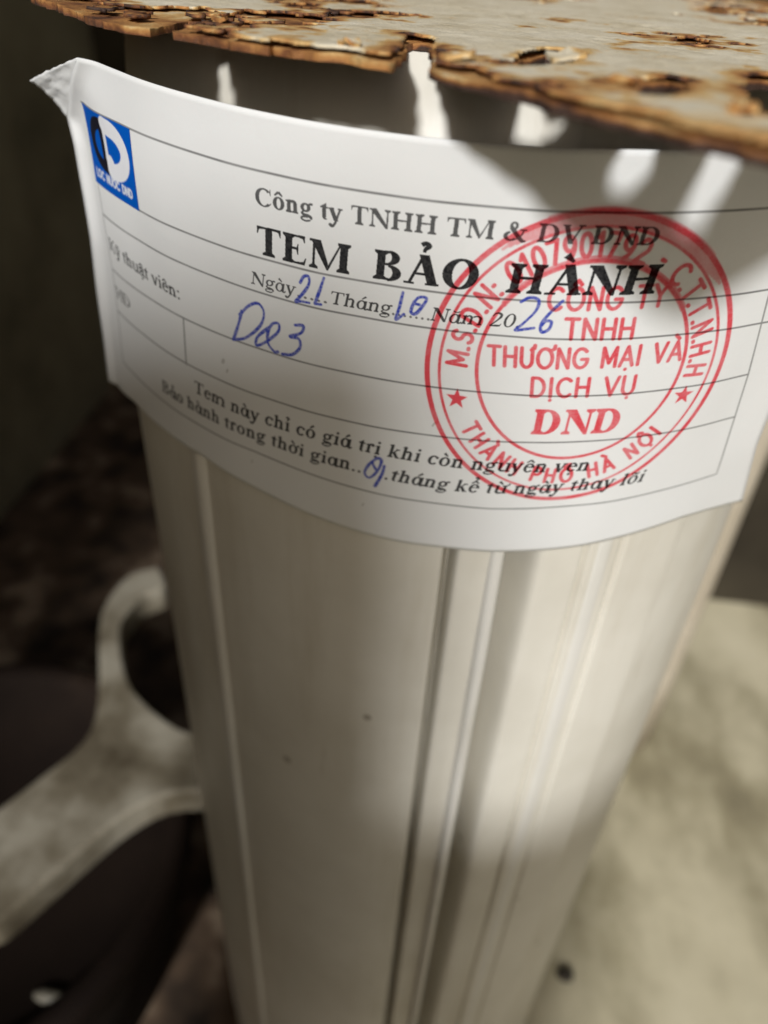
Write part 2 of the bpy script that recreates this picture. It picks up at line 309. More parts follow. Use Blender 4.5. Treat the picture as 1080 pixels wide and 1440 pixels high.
# ---- handwriting in blue ball-pen
HAND = [
 ([(-.312, -.601), (-.305, -.589), (-.296, -.587), (-.297, -.602), (-.312, -.624), (-.323, -.637), (-.312, -.634), (-.297, -.633)], .0052),
 ([(-.269, -.583), (-.277, -.606), (-.287, -.632)], .0054), ([(-.287, -.632), (-.276, -.631)], .005),
 ([(-.139, -.584), (-.144, -.612), (-.149, -.633), (-.136, -.621)], .0052),
 ([(-.121, -.597), (-.125, -.615), (-.117, -.617), (-.105, -.599), (-.102, -.588), (-.114, -.589), (-.12, -.599), (-.112, -.601)], .005),
 ([(-.438, -.688), (-.449, -.717), (-.464, -.751)], .0062),
 ([(-.444, -.697), (-.42, -.672), (-.399, -.662), (-.389, -.677), (-.401, -.706), (-.436, -.74), (-.466, -.753)], .0056),
 ([(-.382, -.703), (-.408, -.729), (-.412, -.747), (-.391, -.734), (-.363, -.706), (-.360, -.689), (-.373, -.693), (-.384, -.712), (-.386, -.735), (-.374, -.748), (-.366, -.746)], .0056),
 ([(-.327, -.682), (-.311, -.679), (-.316, -.694), (-.338, -.707), (-.321, -.707), (-.320, -.724), (-.336, -.742), (-.357, -.748)], .006),
 ([(.042, -.578), (.054, -.570), (.068, -.574), (.066, -.592), (.050, -.615), (.040, -.627), (.055, -.624), (.068, -.621)], .0052),
 ([(.104, -.573), (.088, -.594), (.078, -.614), (.081, -.627), (.091, -.622), (.093, -.609), (.084, -.608), (.079, -.616)], .0054),
 ([(-.173, -.923), (-.188, -.942), (-.196, -.964), (-.187, -.974), (-.173, -.957), (-.164, -.93), (-.170, -.922), (-.181, -.934), (-.174, -.951)], .006),
 ([(-.158, -.938), (-.163, -.962), (-.175, -.992)], .0062)]
for pts, w in HAND:
    q = smooth_pts(pts, 7); k = [w * (.98 + .35 * noise.noise(Vector((p[0] * 40, p[1] * 40, 1)))) for p in q]
    capsule(pen, q, k)
# ---- round company stamp (unit circle mapped onto the paper)
SA = np.array([[.2533, -.0064], [-.0064, .2804]]); SC = np.array([.1567, -.7113])
def st(x, y): return tuple(SC + SA @ np.array([x, y]))
def circle(buf, rad, w, dx=0, dy=0, val=.9, a0=0, a1=360):
    capsule(buf, [st(dx + rad * math.cos(math.radians(a0 + (a1 - a0) * i / 120)), dy + rad * math.sin(math.radians(a0 + (a1 - a0) * i / 120))) for i in range(121)], w, val)
circle(red, .985, .0085, 0, 0, .9); circle(red, .905, .0048, 0, .004, .85); circle(red, .675, .0062, .01, .055, .88)
for k in range(15): circle(red, .903 + .0068 * k, .0045, 0, .004, .46, 38 + 1.6 * abs(k - 7), 128 - 2.5 * abs(k - 7))
for k in range(4): circle(red, .672, .008, .01, .056 + .005 * k, .6, 35, 145)
TH_ = .0065
def arc_text(txt, rad, hgt, a_start, a_end, inward=False):
    items, W_ = sans_items(txt, .24)
    for x0, w, strokes in items:
        ac = math.radians(a_start + (a_end - a_start) * (x0 + w / 2) / W_)
        for s in strokes:
            pts = []
            for gx, gy in s:
                lx = (gx - w / 2) * hgt * .80; ly = (gy - .5) * hgt
                if not inward: er = (math.cos(ac), math.sin(ac)); et = (math.sin(ac), -math.cos(ac))
                else: er = (-math.cos(ac), -math.sin(ac)); et = (-math.sin(ac), math.cos(ac))
                pts.append(st(rad * math.cos(ac) + et[0] * lx + er[0] * ly, .02 + rad * math.sin(ac) + et[1] * lx + er[1] * ly))
            capsule(red, pts, TH_, .88)
arc_text('M.S.D.N: 0107901792 - C.T.T.N.H.H', .795, .125, 180, -3)
arc_text('THÀNH PHỐ HÀ NỘI', .795, .115, 211, 326, True)
for sx_, sy_ in ((-.775, -.215), (.775, -.165)):
    pts = [st(sx_ + (.075 if i % 2 == 0 else .03) * math.cos(math.radians(90 + 36 * i)), sy_ + (.075 if i % 2 == 0 else .03) * math.sin(math.radians(90 + 36 * i))) for i in range(10)]
    fill(red, pts, .92)
def line_text(txt, x0, x1, y, hgt, slant=0., dy=0.):
    items, W_ = sans_items(txt, .26); k = (x1 - x0) / W_
    for gx0, w, strokes in items:
        for s in strokes: capsule(red, [(x0 + (gx0 + gx) * k + slant * gy * hgt, y + dy * (gx0 + gx) / W_ + gy * hgt) for gx, gy in s], TH_ * .95, .85)
line_text('CÔNG TY', .083, .262, -.588, .036, -.05, .006)
line_text('TNHH', .118, .226, -.637, .035, -.1)
line_text('THƯƠNG MẠI VÀ', .006, .322, -.694, .036, -.1, .008)
line_text('DỊCH VỤ', .083, .257, -.749, .037, -.1, .002)
serif_text(red, 'DND', [(.094, -.830), (.252, -.830)], .0545, Face(165, 60), slant=.0, val=.9)
# ---- blue company logo
LO = [(-.857, -.4405), (-.670, -.4395), (-.683, -.579), (-.865, -.579)]
def lo(x, y):
    t = np.array(LO[3]) * (1 - x) + np.array(LO[2]) * x; b = np.array(LO[0]) * (1 - x) + np.array(LO[1]) * x; return tuple(t * (1 - y) + b * y)
capsule(lb, [lo(*q) for q in [(.42, .36), (.42, .86)] + arc(.40, .60, .24, .27, 90, 270, 16) + [(.46, .33), (.5, .42)]], [.024] * 2 + [.021] * 17 + [.024] * 2)
capsule(lw, [lo(*q) for q in [(.5, .88)] + arc(.55, .60, .30, .27, 90, -90, 16) + [(.52, .33), (.52, .42)]], .030)
capsule(lw, [lo(.47, .80), lo(.46, .46)], .011)
items, W_ = sans_items('LOC NUOC DND', .25)
for gx0, w, strokes in items:
    for s in strokes: capsule(lw, [lo(.1 + .8 * (gx0 + gx) / W_, .12 + .10 * gy) for gx, gy in s], .0042, .9)

def soft(b, n=1):
    for _ in range(n):
        b = (b + np.roll(b, 1, 0) + np.roll(b, -1, 0)) / 3; b = (b + np.roll(b, 1, 1) + np.roll(b, -1, 1)) / 3
    return b
def vnoise(cells, seed):
    r = np.random.RandomState(seed); g = r.rand(int(TH / cells) + 3, int(TW / cells) + 3).astype(np.float32)
    y = np.arange(TH) / cells; x = np.arange(TW) / cells; yi = y.astype(int); xi = x.astype(int); fy = (y - yi)[:, None]; fx = (x - xi)[None]
    fy = fy * fy * (3 - 2 * fy); fx = fx * fx * (3 - 2 * fx)
    a = g[yi][:, xi]; b = g[yi][:, xi + 1]; c = g[yi + 1][:, xi]; d = g[yi + 1][:, xi + 1]
    return (a * (1 - fx) + b * fx) * (1 - fy) + (c * (1 - fx) + d * fx) * fy
n1 = vnoise(5, 1); n2 = vnoise(45, 2); n3 = vnoise(200, 3)
ink = soft(ink, 1); pen = soft(pen, 2); red = soft(red, 2); ll = soft(ll, 1); lw = soft(lw, 2); lb = soft(lb, 2)
yy, xx = np.mgrid[0:TH, 0:TW]
# specks on the paper
speck = np.zeros((TH, TW), np.float32)
for u, v, w in ((-.498, -.812, .007), (-.49, -.83, .004), (-.075, -.83, .004), (.41, -.50, .003), (-.2, -1.05, .003), (-.45, -1.03, .003)): capsule(speck, [(u, v), (u + .003, v + .006)], w, .35)
def flat_image(name, rgb, alpha=None):
    im = bpy.data.images.new(name, TW, TH, alpha=True, float_buffer=False)
    a = np.ones((TH, TW, 4), np.float32); a[..., :3] = np.clip(rgb, 0, 1)
    if alpha is not None: a[..., 3] = alpha
    im.pixels.foreach_set(a.ravel()); im.update(); im.pack(); return im
def srgb(c): c = np.asarray(c, np.float32); return np.where(c <= .0031308, c * 12.92, 1.055 * np.power(np.maximum(c, 1e-6), 1 / 2.4) - .055)
def over(base, k, c): return base * (1 - k[..., None]) + np.asarray(c, np.float32) * k[..., None]
paper = np.ones((TH, TW, 3), np.float32) * np.array([.79, .80, .80], np.float32) * (.985 + .015 * n3 + .01 * (n1 - .5))[..., None]
paper = over(paper, ll * (.85 + .15 * n2), (.07, .07, .07)); paper = over(paper, ink * (.95 + .05 * n1), (.010, .010, .012))
paper = over(paper, speck, (.12, .10, .07)); paper = over(paper, np.clip(pen * (.72 + .35 * n1), 0, 1), (.035, .06, .42))
img_print = flat_image('print_on_paper', srgb(paper))
lg = np.ones((TH, TW, 3), np.float32) * np.array([.0, .098, .50], np.float32); lg = over(lg, lb, (.012, .012, .02)); lg = over(lg, lw, (.78, .80, .84))
img_logo = flat_image('logo_print', srgb(lg))
rk = np.clip(red * (.82 + .36 * n2) * (.86 + .26 * n1), 0, 1)
stamp_rgb = np.ones((TH, TW, 3), np.float32) * (1 - rk[..., None]) + np.array([.93, .30, .34], np.float32) * rk[..., None]
img_stamp = flat_image('stamp_ink', srgb(stamp_rgb))

def paper_mat(name, img, rough=.75):
    m = bpy.data.materials.new(name); m.use_nodes = True; t = m.node_tree; b = t.nodes['Principled BSDF']
    i = N(t, 'ShaderNodeTexImage'); i.image = img; i.extension = 'EXTEND'; i.interpolation = 'Cubic'
    t.links.new(i.outputs[0], b.inputs['Base Color']); b.inputs['Roughness'].default_value = rough; b.inputs['Specular IOR Level'].default_value = .12
    co = N(t, 'ShaderNodeTexCoord'); n = N(t, 'ShaderNodeTexNoise', Scale=900, Detail=3); t.links.new(co.outputs['Object'], n.inputs[0])
    n2_ = N(t, 'ShaderNodeTexNoise', Scale=45, Detail=2); t.links.new(co.outputs['Object'], n2_.inputs[0])
    ad = N(t, 'ShaderNodeMath', operation='MULTIPLY_ADD'); t.links.new(n2_.outputs[0], ad.inputs[0]); ad.inputs[1].default_value = 6; t.links.new(n.outputs[0], ad.inputs[2])
    bp = N(t, 'ShaderNodeBump', Strength=.25, Distance=.0001); t.links.new(ad.outputs[0], bp.inputs['Height']); t.links.new(bp.outputs[0], b.inputs['Normal'])
    return m
M_paper = paper_mat('printed_paper', img_print); M_logo = paper_mat('printed_logo', img_logo, .6)
M_stamp = bpy.data.materials.new('stamp_ink'); M_stamp.use_nodes = True; t = M_stamp.node_tree; t.nodes.clear()
ou = N(t, 'ShaderNodeOutputMaterial'); tr = N(t, 'ShaderNodeBsdfTransparent'); i = N(t, 'ShaderNodeTexImage'); i.image = img_stamp; i.extension = 'EXTEND'
t.links.new(i.outputs[0], tr.inputs[0]); t.links.new(tr.outputs[0], ou.inputs[0])

# ------------------------------------------------------------------ setting: floor, walls
M_floor = mat_noise('dusty_concrete', [(.28, (.12, .10, .06)), (.43, (.34, .30, .19)), (.56, (.60, .545, .38)), (.8, (.74, .68, .50))], scale=11, detail=7, rough=.85, bump=.4, bump_scale=60, stretch=(1.2, .7, 1))
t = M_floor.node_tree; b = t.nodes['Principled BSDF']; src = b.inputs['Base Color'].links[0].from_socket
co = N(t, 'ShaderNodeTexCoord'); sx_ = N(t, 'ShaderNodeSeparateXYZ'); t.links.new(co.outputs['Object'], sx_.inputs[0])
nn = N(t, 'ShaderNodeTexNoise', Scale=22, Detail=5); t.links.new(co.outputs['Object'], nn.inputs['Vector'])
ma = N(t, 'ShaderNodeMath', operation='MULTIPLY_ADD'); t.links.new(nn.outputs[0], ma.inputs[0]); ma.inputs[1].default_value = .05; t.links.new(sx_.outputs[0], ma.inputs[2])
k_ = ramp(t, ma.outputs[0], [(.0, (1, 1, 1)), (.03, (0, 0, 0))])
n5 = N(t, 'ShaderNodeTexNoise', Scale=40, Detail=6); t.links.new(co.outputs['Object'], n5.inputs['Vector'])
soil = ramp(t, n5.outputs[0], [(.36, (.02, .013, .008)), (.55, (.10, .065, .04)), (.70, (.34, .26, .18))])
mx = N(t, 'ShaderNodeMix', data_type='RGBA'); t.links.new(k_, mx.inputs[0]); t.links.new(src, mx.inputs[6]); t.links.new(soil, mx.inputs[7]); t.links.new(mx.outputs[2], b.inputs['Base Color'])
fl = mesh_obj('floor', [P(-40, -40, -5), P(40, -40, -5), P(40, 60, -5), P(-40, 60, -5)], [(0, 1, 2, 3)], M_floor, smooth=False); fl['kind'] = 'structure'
def box_verts(x0, x1, y0, y1, z0, z1): return [P(x, y, z) for z in (z0, z1) for x, y in ((x0, y0), (x1, y0), (x1, y1), (x0, y1))]
BOXF = [(3, 2, 1, 0), (4, 5, 6, 7), (0, 1, 5, 4), (1, 2, 6, 5), (2, 3, 7, 6), (3, 0, 4, 7)]
M_dark = mat_noise('near_black_wall', [(.3, (.010, .008, .005)), (.55, (.030, .025, .015)), (.8, (.055, .046, .028))], scale=9, rough=.9, spec=.2)  # near-black mottled colour of the back wall
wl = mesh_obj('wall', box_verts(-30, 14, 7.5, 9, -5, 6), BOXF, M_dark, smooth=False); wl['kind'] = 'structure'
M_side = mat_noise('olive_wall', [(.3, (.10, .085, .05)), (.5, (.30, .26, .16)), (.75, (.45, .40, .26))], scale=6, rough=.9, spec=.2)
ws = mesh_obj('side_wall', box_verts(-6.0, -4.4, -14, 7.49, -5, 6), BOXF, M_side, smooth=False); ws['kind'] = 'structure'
# added unseen sun blocker behind the viewpoint, shaped to shade label and lower cylinder
M_blocker = mat_noise('blocker_grey', [(.3, (.22, .21, .19)), (.7, (.32, .31, .28))], scale=12, rough=.9)
blocker_v = []; blocker_f = []
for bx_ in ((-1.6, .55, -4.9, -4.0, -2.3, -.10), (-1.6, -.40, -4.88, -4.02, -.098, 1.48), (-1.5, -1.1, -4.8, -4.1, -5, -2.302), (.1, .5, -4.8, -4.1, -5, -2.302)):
    k0 = len(blocker_v); blocker_v += box_verts(*bx_); blocker_f += [tuple(a + k0 for a in f) for f in BOXF]
blocker_o = mesh_obj('sun_blocker', blocker_v, blocker_f, M_blocker, smooth=False); blocker_o['kind'] = 'structure'

# ------------------------------------------------------------------ ribbed cylinder
def plast(name, c0, c1, rough=.42):
    m = mat_noise(name, [(.25, c0), (.6, c1)], scale=26, detail=8, rough=rough, bump=.06, bump_scale=120, spec=.45)
    t = m.node_tree; b = t.nodes['Principled BSDF']; src = b.inputs['Base Color'].links[0].from_socket
    co = N(t, 'ShaderNodeTexCoord'); v = N(t, 'ShaderNodeTexVoronoi', Scale=95); t.links.new(co.outputs['Object'], v.inputs['Vector'])
    n = N(t, 'ShaderNodeTexNoise', Scale=30, Detail=2); t.links.new(co.outputs['Object'], n.inputs['Vector'])
    lt = N(t, 'ShaderNodeMath', operation='LESS_THAN'); t.links.new(v.outputs['Distance'], lt.inputs[0]); lt.inputs[1].default_value = .085
    gt = N(t, 'ShaderNodeMath', operation='GREATER_THAN'); t.links.new(n.outputs[0], gt.inputs[0]); gt.inputs[1].default_value = .55
    mu = N(t, 'ShaderNodeMath', operation='MULTIPLY'); t.links.new(lt.outputs[0], mu.inputs[0]); t.links.new(gt.outputs[0], mu.inputs[1])
    mu2 = N(t, 'ShaderNodeMath', operation='MULTIPLY'); t.links.new(mu.outputs[0], mu2.inputs[0]); mu2.inputs[1].default_value = .6
    mp = N(t, 'ShaderNodeMapping'); mp.inputs['Scale'].default_value = (1, 1, .10); t.links.new(co.outputs['Object'], mp.inputs[0])
    g1 = N(t, 'ShaderNodeTexNoise', Scale=70, Detail=7, Roughness=.65); t.links.new(mp.outputs[0], g1.inputs['Vector'])
    g2 = N(t, 'ShaderNodeTexNoise', Scale=240, Detail=6, Roughness=.7); t.links.new(mp.outputs[0], g2.inputs['Vector'])
    gr = ramp(t, g1.outputs[0], [(.50, (0, 0, 0)), (.78, (.55, .55, .55))])
    m0 = N(t, 'ShaderNodeMix', data_type='RGBA'); t.links.new(gr, m0.inputs[0]); t.links.new(src, m0.inputs[6]); m0.inputs[7].default_value = (.42, .36, .25, 1)
    sc_ = ramp(t, g2.outputs[0], [(.66, (0, 0, 0)), (.74, (.35, .35, .35))])
    m1 = N(t, 'ShaderNodeMix', data_type='RGBA'); t.links.new(sc_, m1.inputs[0]); t.links.new(m0.outputs[2], m1.inputs[6]); m1.inputs[7].default_value = (.36, .30, .20, 1)
    mx = N(t, 'ShaderNodeMix', data_type='RGBA'); t.links.new(mu2.outputs[0], mx.inputs[0]); t.links.new(m1.outputs[2], mx.inputs[6]); mx.inputs[7].default_value = (.16, .12, .07, 1); t.links.new(mx.outputs[2], b.inputs['Base Color'])
    return m
M_pipe = plast('cream_plastic', (.60, .57, .49), (.745, .72, .645))
M_rib = plast('pale_plastic', (.66, .645, .59), (.74, .725, .68), .35)
cyl = empty('ribbed_cylinder', P(0, 0, -5)); thing(cyl, 'tall off-white plastic cylinder with moulded vertical ribs, wrapped by the printed paper label', 'cylinder')
def gs(d, w): return math.exp(-(d / w) ** 2)
GRO = [(2.7, .10, .55), (20.6, .022, .35), (25.9, .014, .3), (36.6, .045, .55), (-62, .02, 1), (75, .02, 1.2)] + [(a, .02, 1.0) for a in range(90, 270, 22)]
def neck(th): return .034 + .075 / (1 + math.exp((th + 22) * .25)) if th < 180 else .034
def rad(th, z=-3):
    r = RB; below = 1 / (1 + math.exp((z + .55) * 20))
    for a, d, w in GRO: r -= d * gs(th - a, w) * below
    if 5 < th < 25: r -= .16 * below / (1 + math.exp(-(th - 10.3) * 8)) / (1 + math.exp((th - 13.1) * 2.6))
    if 36.6 < th < 110: r -= .035 * min(1, (th - 36.6) / 4) * below
    r += .010 * (1 / (1 + math.exp(-(th - 12.8) * 2)) - 1 / (1 + math.exp(-(th - 36.6) * 3)))
    return r
ths = sorted(set([round(-90 + i * 1.5, 2) for i in range(240)] + [round(a + k * .2, 2) for a in (2.7, 9.5, 13, 20.6, 25.9, 36.6) for k in range(-22, 23)]))
zs = [-5 + i * .12 for i in range(40)]; zs = [z for z in zs if z < -.2] + [-.1385]
vv = []; ff = []
for z in zs:
    for th in ths:
        r = rad(th, z) * (1 - neck(th) / (1 + math.exp(-(z + .42) * 14))) + .0025 * noise.noise(Vector((math.sin(math.radians(th)) * 2, math.cos(math.radians(th)) * 2, z * .8)))
        vv.append(P(r * math.sin(math.radians(th)), -r * math.cos(math.radians(th)), z))
n = len(ths)
for j in range(len(zs) - 1):
    for k in range(n): ff.append((j * n + k, j * n + (k + 1) % n, (j + 1) * n + (k + 1) % n, (j + 1) * n + k))
ff.append(tuple((len(zs) - 1) * n + k for k in range(n)))
adopt(mesh_obj('body', vv, ff, M_pipe), cyl)
def rib(th, w, d, z0=-5, z1=-.62):   # raised moulded bead, half-width w degrees, height d
    vv = []; m = 11
    for z in np.linspace(z0, z1, 30):
        for k in range(m):
            q = -1 + 2 * k / (m - 1); a = math.radians(th + q * w); e = min(1, max(0, (z1 - z) / .35)) if z1 < -.9 else 1; r = RB - .012 + (d * (.35 + .65 * e) + .012) * (1 - abs(q) ** 4) 
            vv.append(P(r * math.sin(a), -r * math.cos(a), z))
    o = mesh_obj('rib', vv, grid_faces(m, 30), M_rib); adopt(o, cyl); return o
rib(-36.0, 1.7, .014); rib(8.8, 1.2, .026, -5, -.98); rib(23.2, 2.1, .012); rib(120, 2, .02); rib(180, 2, .02); rib(240, 2, .02)

# ------------------------------------------------------------------ paper label
label = empty('paper_label', lab(-.15, -1.14)); thing(label, 'white printed warranty label with red round stamp, curled round the ribbed cylinder', 'label')
def edgeL(v):
    if v > -.488: return -.794 + (v + .358) / (-.13) * (-.155)
    return np.interp(-v, [.488, .53, .72, 1.14], [-.949, -.933, -.945, -1.07])
def edgeR(v): return np.interp(-v, [.34, .94, 1.13], [.50, .588, .648])
def topv(s): return -.358 + .006 * s
def botv(u): return np.interp(u, [-1.07, -.9, -.6, -.31, -.126, .064, .2, .48, .65], [-1.137, -1.095, -1.082, -1.115, -1.134, -1.142, -1.135, -1.110, -1.128])
def lr(u, v):    # small standoff and waviness of the sheet
    r = 1.0 + .0045 * noise.noise(Vector((u * 3, v * 3, 2))) + .0022 * noise.noise(Vector((u * 9, v * 5, 7)))
    r += .016 * max(0, 1 - (u - edgeL(v)) / .05) ** 2
    r += .012 * max(0, 1 - (edgeR(v) - u) / .12) ** 2
    r += .006 * math.exp(-((v + .42) / .05) ** 2 - ((u + .80) / .06) ** 2)
    return r
NU, NV = 150, 84; vv = []; uvs = []
for j in range(NV):
    t_ = j / (NV - 1)
    for i in range(NU):
        s = i / (NU - 1); v = -.358 + t_ * (-1.12 + .358)
        u = edgeL(v) * (1 - s) + edgeR(v) * s
        v = topv(s) + t_ * (botv(u) - topv(s)); u = edgeL(v) * (1 - s) + edgeR(v) * s
        vv.append(lab(u, v, lr(u, v))); uvs.append(tex_uv(u, v))
ff = grid_faces(NU, NV)
sheet = mesh_obj('sheet', vv, ff, M_paper, uvs=uvs)
so_ = sheet.modifiers.new('thickness', 'SOLIDIFY'); so_.thickness = .0022 * U; so_.offset = 0
adopt(sheet, label)
# bent-out corner
A = lab(-.794, -.358, lr(-.794, -.358)); B = lab(-.949, -.488, lr(-.949, -.488)); Cc = P(-.5832 * 1.40, 1.0745 * 1.40 - H, -.1789 * 1.40)
vv = []; uvs = []; ff = []; K = 22; idx = {}
for a in range(K + 1):
    for b in range(K + 1 - a):
        c = K - a - b; q = (A * a + B * b + Cc * c) / K
        e = c / K * (a / K) * 4 + c / K * (b / K) * 4
        nrm = (B - A).cross(Cc - A).normalized()
        q = q + nrm * U * (.006 * e * (.8 + noise.noise(Vector((a * .22, b * .22, 5)))) + .002 * e * noise.noise(Vector((a * .5, b * .6, 9))))
        if a == 0 or b == 0: q = q + (A - B).normalized() * U * .004 * noise.noise(Vector((c * .5, 3, a * .3)))
        idx[(a, b)] = len(vv); vv.append(q); uvs.append(tex_uv(-.98, -.4))
for a in range(K):
    for b in range(K - a):
        ff.append((idx[(a, b)], idx[(a + 1, b)], idx[(a, b + 1)]))
        if a + b < K - 1: ff.append((idx[(a + 1, b)], idx[(a + 1, b + 1)], idx[(a, b + 1)]))
co_ = mesh_obj('folded_corner', vv, ff, M_paper, uvs=uvs); m_ = co_.modifiers.new('thickness', 'SOLIDIFY'); m_.thickness = .0022 * U; m_.offset = 0
co_['label'] = 'creased top left corner bent away from the cylinder'; adopt(co_, label)
def patch(name, f, nu, nv, mat, lift):
    vv = []; uvs = []
    for j in range(nv):
        for i in range(nu):
            u, v = f(i / (nu - 1), j / (nv - 1)); vv.append(lab(u, v, lr(u, v) + lift)); uvs.append(tex_uv(u, v))
    o = mesh_obj(name, vv, grid_faces(nu, nv), mat, uvs=uvs); adopt(o, label); return o
lg_o = patch('logo', lambda x, y: lo(x, y), 24, 20, M_logo, .0022); lg_o['label'] = 'blue square logo with joined black and white letters'
# round stamp: concentric grid
vv = []; uvs = []; ff = []; RN, AN = 34, 96
for j in range(RN):
    for k in range(AN):
        r = 1.04 * (j + .02) / (RN - 1); q = st(r * math.cos(k * 2 * math.pi / AN), r * math.sin(k * 2 * math.pi / AN)); vv.append(lab(q[0], q[1], lr(q[0], q[1]) + .0026)); uvs.append(tex_uv(*q))
for j in range(RN - 1):
    for k in range(AN): ff.append((j * AN + k, (j + 1) * AN + k, (j + 1) * AN + (k + 1) % AN, j * AN + (k + 1) % AN))
sp = mesh_obj('stamp', vv, ff, M_stamp, uvs=uvs); adopt(sp, label); sp['label'] = 'round red ink company stamp with stars and ring lettering'

# ------------------------------------------------------------------ rusty plate lying on the cylinder
plate = empty('rusty_plate', P(0, 0, -.15)); thing(plate, 'rusty steel plate with flaking cream paint and ragged edge, on top of the cylinder', 'metal plate')
EDGE = [(-1.15, -.02), (-.92, -.33), (-.80, -.60), (-.69, -.72), (-.58, -.85), (-.50, -.91), (-.468, -.925), (-.455, -.80), (-.434, -.80), (-.432, -.935), (-.41, -.94), (-.33, -1.0), (-.272, -1.03), (-.276, -1.015), (-.242, -1.03), (-.205, -1.04), (-.158, -1.06), (-.108, -1.095), (-.104, -.994), (-.112, -.934), (-.105, -.845), (-.078, -.850), (-.066, -1.005), (-.056, -1.146), (-.039, -1.161), (.009, -1.212), (.059, -1.263), (.109, -1.322), (.144, -1.351), (.173, -1.398), (.211, -1.432), (.242, -1.46), (.30, -1.47)]
BACK = [(.40, -1.33), (.62, -1.0), (1.1, -.2), (1.5, 1.0), (.6, 1.15), (-.6, 1.1), (-1.7, 1.0)]
HOLES = [[(.046, -1.052), (.057, -.975), (.083, -.912), (.112, -.911), (.12, -.953), (.094, -1.038), (.067, -1.067)],
         [(.158, -1.202), (.18, -1.124), (.213, -1.097), (.226, -1.123), (.21, -1.201), (.179, -1.25), (.163, -1.245)],
         [(.318, -1.031), (.351, -.996), (.373, -1.015), (.293, -1.287), (.258, -1.284), (.282, -1.166)]]
def jag(poly, amp, step, closed=True, seed=0):
    out = []; m = len(poly)
    for i in range(m if closed else m - 1):
        a, b = Vector(poly[i]), Vector(poly[(i + 1) % m]); L = (b - a).length; k = max(1, int(L / step)); nrm = Vector((-(b - a).y, (b - a).x)) / max(L, 1e-6)
        for j in range(k):
            q = a + (b - a) * j / k; q = q + nrm * amp * (noise.noise(Vector((q.x * 30, q.y * 30, seed))) + .6 * noise.noise(Vector((q.x * 90, q.y * 90, seed + 5)))) * (0 if j == 0 and False else 1)
            out.append((q.x, q.y))
    if not closed: out.append(poly[-1])
    return out
outline = jag(EDGE, .009, .012, False, 1) + jag(BACK, .004, .1, False, 2)
HOLES[0] = [(.083 + (x - .083) * 1.35, -.99 + (y + .99) * 1.15) for x, y in HOLES[0]]
holes = [jag(h, .006, .012, True, 3 + k) for k, h in enumerate(HOLES)]
def inside(px, py, poly):
    c = False; m = len(poly); j = m - 1
    for i in range(m):
        xi, yi = poly[i]; xj, yj = poly[j]
        if (yi > py) != (yj > py) and px < (xj - xi) * (py - yi) / (yj - yi) + xi: c = not c
        j = i
    return c
ZT, TK = -.120, .010
def sheet_solid(name, out, hls, ztop, thick, mat, step, relief, parent, wear):
    pts = [Vector(q) for q in out]; edges = [(i, (i + 1) % len(out)) for i in range(len(out))]
    for h in hls:
        b0 = len(pts); pts += [Vector(q) for q in h]; edges += [(b0 + i, b0 + (i + 1) % len(h)) for i in range(len(h))]
    xs = [q[0] for q in out]; ys = [q[1] for q in out]
    x = min(xs)
    while x < max(xs):
        y = min(ys)
        while y < max(ys):
            q = (x + random.uniform(-.3, .3) * step, y + random.uniform(-.3, .3) * step)
            if inside(q[0], q[1], out) and not any(inside(q[0], q[1], h) for h in hls): pts.append(Vector(q))
            y += step if y < -.2 else step * 4
        x += step
    vo, eo, fo, _, _, _ = delaunay_2d_cdt(pts, edges, [], 0, 1e-5)
    keep = []
    for f in fo:
        cx = sum(vo[i].x for i in f) / len(f); cy = sum(vo[i].y for i in f) / len(f)
        if inside(cx, cy, out) and not any(inside(cx, cy, h) for h in hls): keep.append(tuple(f))
    cnt = {}
    for f in keep:
        for i in range(len(f)): cnt[(f[i], f[(i + 1) % len(f)])] = 1
    m = len(vo); vv = [P(q.x, q.y, ztop + relief(q.x, q.y)) for q in vo] + [P(q.x, q.y, ztop - thick + relief(q.x, q.y) * .4) for q in vo]
    ff = list(keep) + [tuple(i + m for i in reversed(f)) for f in keep]
    for (a, b) in cnt:
        if (b, a) not in cnt: ff.append((b, a, a + m, b + m))
    at = [wear(q.x, q.y) for q in vo]; at = at + [((1.0 if q.x > -.10 else .62), 0, 0, 1) for q in vo]
    o = mesh_obj(name, vv, ff, mat, attr=at, smooth=False); adopt(o, parent); return o
def fbm(x, y, s, z=0): return noise.fractal(Vector((x * s, y * s, z)), .6, 2.0, 5)
allp = [np.array(outline)] + [np.array(h) for h in holes]; edge_pts = np.vstack([np.array(outline)[:len(jag(EDGE, .009, .012, False, 1))]] + allp[1:])
def edge_d(x, y): return float(np.min(np.hypot(edge_pts[:, 0] - x, edge_pts[:, 1] - y)))
